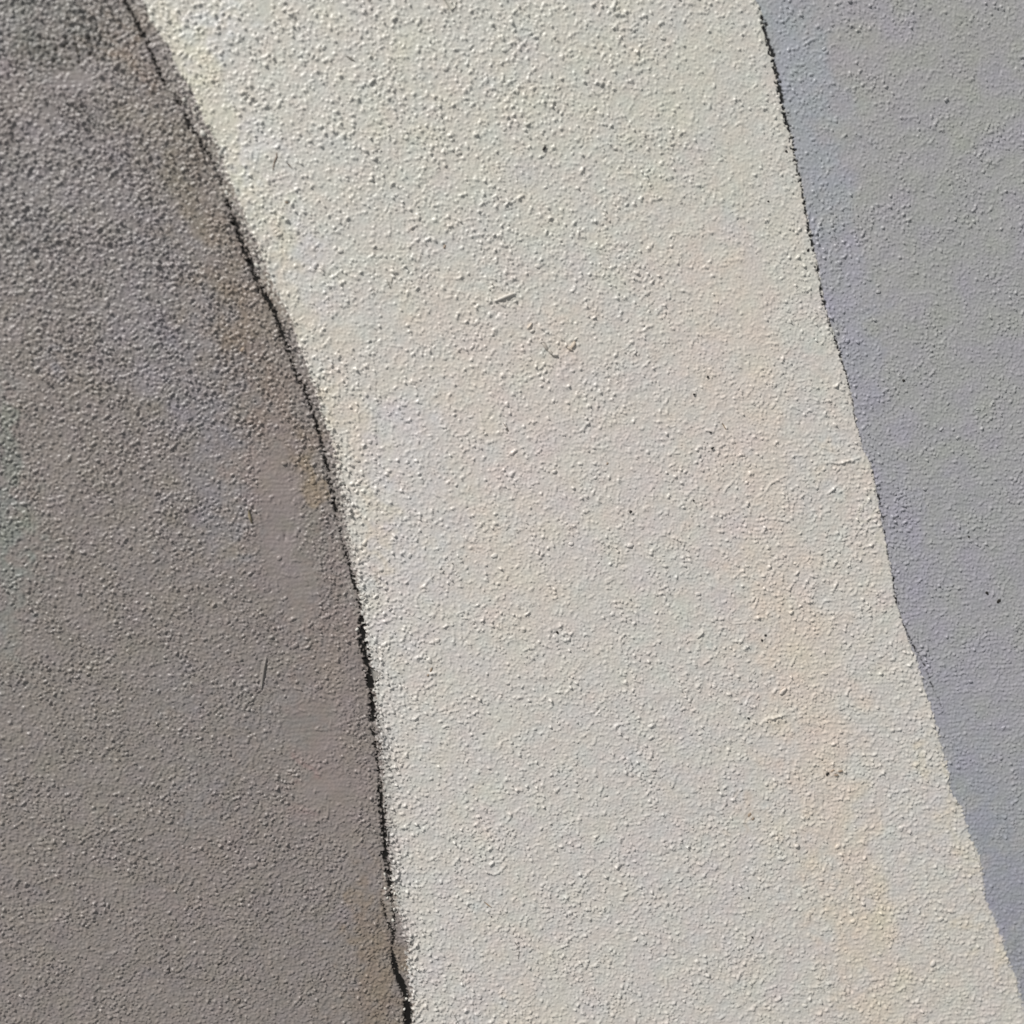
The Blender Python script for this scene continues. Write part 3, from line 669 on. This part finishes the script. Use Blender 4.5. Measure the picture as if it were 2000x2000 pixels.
def piece(name, u, v, rx_, ry_, rz_, ang, colour=None, sink=0.25, k=0, label=None):
    x, y, h, c = surf(u, v)
    o = bpy.data.objects.new(name, CRUMBS[k % len(CRUMBS)])
    o.parent = film_at(u, v)
    o.location = (x, y, ZB + PX * (h + rz_ * (1 - 2 * sink)))
    o.rotation_euler = (0, 0, math.radians(ang))
    o.scale = (rx_ * PX, ry_ * PX, rz_ * PX)
    cc = tuple(c) if colour is None else tuple(lin(colour) / KLIGHT)
    o.color = (*cc, 1)
    if label:
        o['label'] = label
    col.objects.link(o)
    return o

# black and brown flecks
FLECK = [(1062, 291, 4.5, 2.6, 40), (1950, 1174, 5, 3.4, 50), (1927, 1158, 4.4, 3, -20), (1765, 743, 3, 2.6, 0), (1382, 736, 2.6, 2.2, 0),
         (1387, 844, 2.6, 2.2, 20), (1390, 875, 3, 2.2, 0), (1231, 999, 3, 2.4, 30), (1088, 1235, 3.6, 2.6, -30), (1495, 1240, 2.6, 2.2, 20),
         (1488, 1250, 2.6, 2.2, 20), (1461, 1402, 2.8, 2.6, 0), (1615, 1511, 3.6, 3.4, 0), (1462, 1753, 2.2, 2, 0),
         (1468, 1829, 2.4, 2.2, 0), (1355, 770, 2.4, 2, 0), (1892, 1048, 2.2, 2, 0), (960, 1790, 2, 1.8, 0), (427, 1883, 2.4, 2, 0), (1500, 394, 2.4, 2.2, 0),
         (1535, 296, 3, 2.6, 0), (1578, 488, 3.4, 2.2, 60), (1354, 977, 2, 1.8, 0)]
for i, (u, v, a, b, g) in enumerate(FLECK):
    piece('black_fleck', u, v, a, b, 1.6, g, (34, 31, 28), 0.3, i)
for i, (u, v, a, b, g) in enumerate([(1625, 1505, 4, 2, 20), (1640, 1505, 5, 2, 10), (1632, 1513, 5, 1.8, 0), (1464, 1590, 5, 3, 60), (1470, 1598, 4, 2.4, 40),
                                     (868, 482, 4, 2, 70), (842, 1308, 5, 2, 60), (836, 1318, 3, 2, 60), (474, 683, 6, 3, 60), (1186, 905, 3, 2, 40), (560, 395, 4, 2.2, 0)]):
    piece('brown_fleck', u, v, a, b, 1.5, g, (142, 126, 110), 0.34, i)
# lumps and pale beads that stand out one by one
LUMP = [(575, 1262, 9, 7, 4, 0), (545, 1090, 8, 6, 3.4, 30), (492, 1690, 12, 8, 4, 20), (452, 1792, 10, 4, 3, 5), (620, 1340, 9, 6, 3.6, 20), (670, 1670, 7, 5, 3, 0),
        (497, 1565, 9, 4, 2.4, -10), (85, 708, 9, 9, 4, 0), (555, 905, 8, 6, 3.4, 0), (492, 930, 8, 6, 3, 0), (20, 1310, 9, 7, 3, 0),
        (390, 1940, 8, 6, 3, 30), (465, 1955, 7, 5, 3, 0), (380, 1660, 9, 6, 3, 30), (325, 1895, 8, 5, 3, 30), (80, 1640, 8, 6, 3, 0),
        (612, 940, 9, 6, 4, 45), (590, 780, 8, 6, 3.4, 0), (560, 815, 7, 6, 3, 0),
        (1635, 1652, 9, 5, 3.6, 25), (1554, 1650, 7, 5, 3.4, 20), (1708, 1694, 8, 6, 4, 0), (1718, 1862, 7, 5, 3.4, -10), (1820, 1880, 10, 6, 3.6, 30), (1836, 1794, 7, 6, 3.2, 0),
        (1850, 1923, 7, 5, 3.2, 30), (1665, 1798, 8, 6, 3.6, 40), (1760, 1615, 8, 6, 3.2, 0), (1572, 1963, 9, 5, 3.2, 10), (1640, 1985, 9, 5, 3, 10),
        (1528, 1350, 12, 5, 3.4, 20), (1395, 1340, 9, 6, 3.2, 30), (1610, 1315, 9, 4, 3, 20), (1460, 1105, 7, 5, 3, 0), (1545, 1195, 7, 4, 3, 15), (1553, 1100, 6, 4, 3, 10),
        (1362, 1160, 7, 6, 3, 0), (1230, 1065, 9, 5, 3, 15), (1115, 1062, 7, 6, 3, 20), (1083, 920, 7, 5, 3, 40), (855, 1250, 8, 6, 3.6, 40), (965, 1085, 10, 6, 3.2, 10),
        (800, 1085, 7, 6, 3, 0), (735, 940, 7, 6, 3.4, 0), (698, 898, 8, 6, 3.6, 0), (712, 1060, 7, 5, 3.2, 20), (723, 862, 7, 6, 3.2, 0), (1050, 520, 9, 6, 3.2, 30),
        (895, 300, 8, 5, 3.2, 0), (985, 252, 7, 5, 3, 40), (1030, 243, 8, 4, 3, 40), (870, 135, 8, 6, 3.4, 0), (1145, 138, 8, 6, 3.4, 0), (985, 98, 8, 6, 3.2, 0), (1205, 28, 8, 5, 3.2, 0),
        (1295, 75, 8, 5, 3.2, 20), (760, 245, 7, 6, 3, 0), (795, 270, 7, 5, 3, 0), (990, 165, 8, 5, 3, 45), (665, 490, 9, 6, 3.2, 30), (615, 520, 9, 6, 3.6, 10), (545, 458, 9, 5, 3.4, 25),
        (1625, 440, 7, 6, 3.4, 0), (1640, 512, 8, 7, 3.6, 0), (1655, 665, 10, 7, 4, 0), (1675, 668, 8, 6, 3.6, 0), (1713, 945, 7, 6, 4, 0), (1715, 570, 8, 6, 3.4, 0), (1708, 625, 7, 6, 3.2, 0),
        (1733, 760, 7, 5, 3, 30), (1780, 795, 6, 5, 3, 0), (1838, 838, 9, 4, 3, 20), (1870, 855, 7, 6, 3.2, 0), (1910, 800, 8, 4, 3, 30), (1805, 955, 7, 6, 3, 0), (1610, 95, 8, 6, 3.2, 20),
        (1660, 2, 8, 6, 3.4, 0), (1565, 30, 6, 5, 3, 0), (1847, 195, 7, 6, 3, 0), (1760, 230, 6, 5, 2.8, 0), (1935, 620, 7, 6, 3, 0), (1895, 1330, 7, 5, 2.8, 10), (1960, 1420, 9, 5, 3, 10)]
for i, (u, v, a, b, c, g) in enumerate(LUMP):
    q = 0.62 if film_at(u, v) is film[2] else 0.74
    piece('paint_lump', u, v, a * q, b * q, c * 0.85, g + 25 * math.sin(i * 1.7), None, 0.44, i)
# pale beads caught in the black line
for i, (u, v, a, b, c) in enumerate([(792, 1952, 5, 4, 3), (800, 1953, 4, 3.4, 3), (789, 1972, 4.4, 4, 3), (751, 1706, 4, 3, 3), (752, 1735, 4.4, 3.6, 3), (766, 1731, 4, 3, 3), (771, 1744, 4, 3, 3), (757, 1753, 4, 3, 3),
                                     (770, 1774, 4.5, 3.6, 3), (768, 1797, 4, 4, 3), (771, 1716, 4, 3, 3), (697, 1229, 5, 3.4, 2.6), (708, 1167, 4.4, 5, 3), (442, 376, 6, 4, 3), (502, 519, 7, 5, 3.4), (396, 262, 6, 8, 3.6), (360, 196, 5, 4, 3), (430, 300, 6, 5, 3)]):
    piece('pale_bead', u, v, a * 0.8, b * 0.75, c * 0.8, i * 37, (192, 189, 182), 0.35, i)

# bristles left in the paint
def bristle(name, pts, rad, colour, lift, label=None):
    P = []
    for (u, v) in pts:
        x, y, h, c = surf(u, v)
        P.append((x, y, ZB + PX * (h * 0.4 + lift)))
    P = np.array(P); n = len(P); S = 8
    x, y, h, c = surf(*pts[n // 2])
    org = P.mean(0)
    vs, fs = [], []
    for i in range(n):
        t = P[min(i + 1, n - 1)] - P[max(i - 1, 0)]; t /= np.linalg.norm(t)
        a = np.cross(t, (0, 0, 1)); a /= np.linalg.norm(a); b = np.cross(a, t)
        r = rad * PX * (1.0 if 0 < i < n - 1 else 0.45) * (1 + 0.12 * math.sin(i * 2.3))
        for k in range(S):
            w = 2 * math.pi * k / S
            vs.append(P[i] - org + r * (math.cos(w) * a + math.sin(w) * b))
    for i in range(n - 1):
        for k in range(S):
            fs.append((i * S + k, i * S + (k + 1) % S, (i + 1) * S + (k + 1) % S, (i + 1) * S + k))
    for e in (0, n - 1):
        for k in range(0, S - 2, 2):
            fs.append((e * S, e * S + k + 1, e * S + k + 2, e * S + (k + 3) % S) if k + 3 < S else (e * S, e * S + k + 1, e * S + k + 2, e * S))
    fs = [f for f in fs if len(set(f)) == 4]
    o = mesh_object(name, np.array(vs), np.array(fs), M_CRUMB, film_at(*pts[0]))
    o.location = org
    o.color = (*(tuple(c) if colour is None else tuple(lin(colour) / KLIGHT)), 1)
    if label:
        o['label'] = label
    return o

bristle('bristle', [(966, 589), (974, 585), (984, 581), (994, 577), (1004, 574)], 2.8, None, 3.2, 'short bristle stub coated in pale paint')
bristle('bristle', [(510, 1346), (513, 1325), (516, 1304), (520, 1283)], 2.2, None, 1.2, 'straight bristle lying in the dark grey paint')
bristle('bristle', [(486, 996), (488, 1008), (492, 1022)], 2.6, (150, 138, 116), 2.0, 'tan bristle stub in the dark grey paint')
bristle('bristle', [(533, 333), (536, 318), (541, 306), (540, 298)], 1.1, (108, 90, 76), 1.6, 'thin brown hair in the cream paint')
bristle('bristle', [(560, 318), (566, 324), (571, 330)], 1.2, (96, 84, 74), 1.6)
bristle('bristle', [(676, 110), (684, 114), (694, 121)], 1.4, (128, 124, 116), 1.6)
bristle('bristle', [(755, 545), (758, 552), (762, 563), (766, 540)], 1.2, (150, 146, 138), 1.6)
bristle('bristle', [(983, 826), (988, 834), (994, 843)], 1.1, (150, 138, 128), 1.6)
bristle('bristle', [(1410, 826), (1414, 833), (1418, 840)], 1.2, (168, 150, 128), 1.6)
bristle('bristle', [(1848, 1957), (1850, 1957), (1852, 1958)], 0.8, (150, 140, 126), 1.4)
bristle('bristle', [(884, 1974), (890, 1988), (896, 1999)], 1.0, (150, 147, 142), 1.4)
bristle('bristle', [(1005, 1839), (1010, 1846), (1014, 1856), (1012, 1872)], 1.0, (150, 146, 140), 1.5)
bristle('bristle', [(945, 1760), (952, 1766), (960, 1772)], 1.0, (166, 138, 104), 1.6)

# torn skins of paint that stand up at one edge
def flake(pts, curl, thick, colour, label=None):
    """thin curved plate; pts is its outline in photo pixels, the last point is lifted most"""
    m0 = np.array(pts, float).mean(0)
    pts = [tuple(m0 + 1.3 * (np.array(p) - m0)) for p in pts]
    pl = np.array([surf(*p)[:2] for p in pts]); c0 = pl.mean(0)
    hh = np.mean([surf(*p)[2] for p in pts])
    cc = surf(*np.array(pts).mean(0))[3]
    n = len(pts); vs, fs = [], []
    for lv in (0, 1):
        for s in (0.0, 0.5, 1.0):
            for i in range(n):
                lift = curl * (i / (n - 1)) ** 2 * s
                p = c0 + (pl[i] - c0) * s
                vs.append((p[0] - c0[0], p[1] - c0[1], PX * (0.6 + lift + (thick if lv else 0) * (1 - 0.4 * s))))
    def idx(lv, r, i): return lv * 3 * n + r * n + i % n
    for lv in (0, 1):
        for r in (0, 1):
            for i in range(n):
                q = (idx(lv, r, i), idx(lv, r + 1, i), idx(lv, r + 1, i + 1), idx(lv, r, i + 1))
                fs.append(q if lv else q[::-1])
    for i in range(n):
        fs.append((idx(0, 2, i), idx(0, 2, i + 1), idx(1, 2, i + 1), idx(1, 2, i))[::-1])
    o = mesh_object('paint_flake', np.array(vs), np.array(fs), M_CRUMB, film_at(*pts[0]))
    o.location = (c0[0], c0[1], ZB + PX * hh)
    o.color = (*(tuple(cc) if colour is None else tuple(lin(colour) / KLIGHT)), 1)
    if label:
        o['label'] = label

for i, (u, v, a, b, c, g, cc) in enumerate([(1064, 676, 9, 3.4, 3.4, -52, (176, 169, 160)), (1075, 688, 7, 3, 3.0, -40, (182, 175, 166)), (1084, 693, 6, 2.4, 2.6, -10, None), (1056, 664, 4, 2.6, 2.6, 60, None),
        (1119, 674, 8, 3.6, 3.6, 62, (178, 166, 152)), (1112, 681, 6, 2.6, 2.8, -40, (184, 173, 160)), (1124, 662, 5, 2.4, 2.6, 40, None), (1034, 637, 8, 2.6, 3.0, 60, (186, 175, 163)), (1040, 646, 5, 3, 2.6, 20, None)]):
    piece('paint_flake', u, v, a, b, c, g, cc, 0.36, i + 1)
flake([(868, 0), (876, 2), (888, 3), (886, 14), (880, 18), (873, 8)], 5, 2.0, (180, 177, 168))
flake([(726, 1308), (738, 1312), (745, 1317), (738, 1324), (732, 1328), (729, 1318)], 3, 1.2, (150, 146, 140), 'grey paint tongue poking into the pale band')
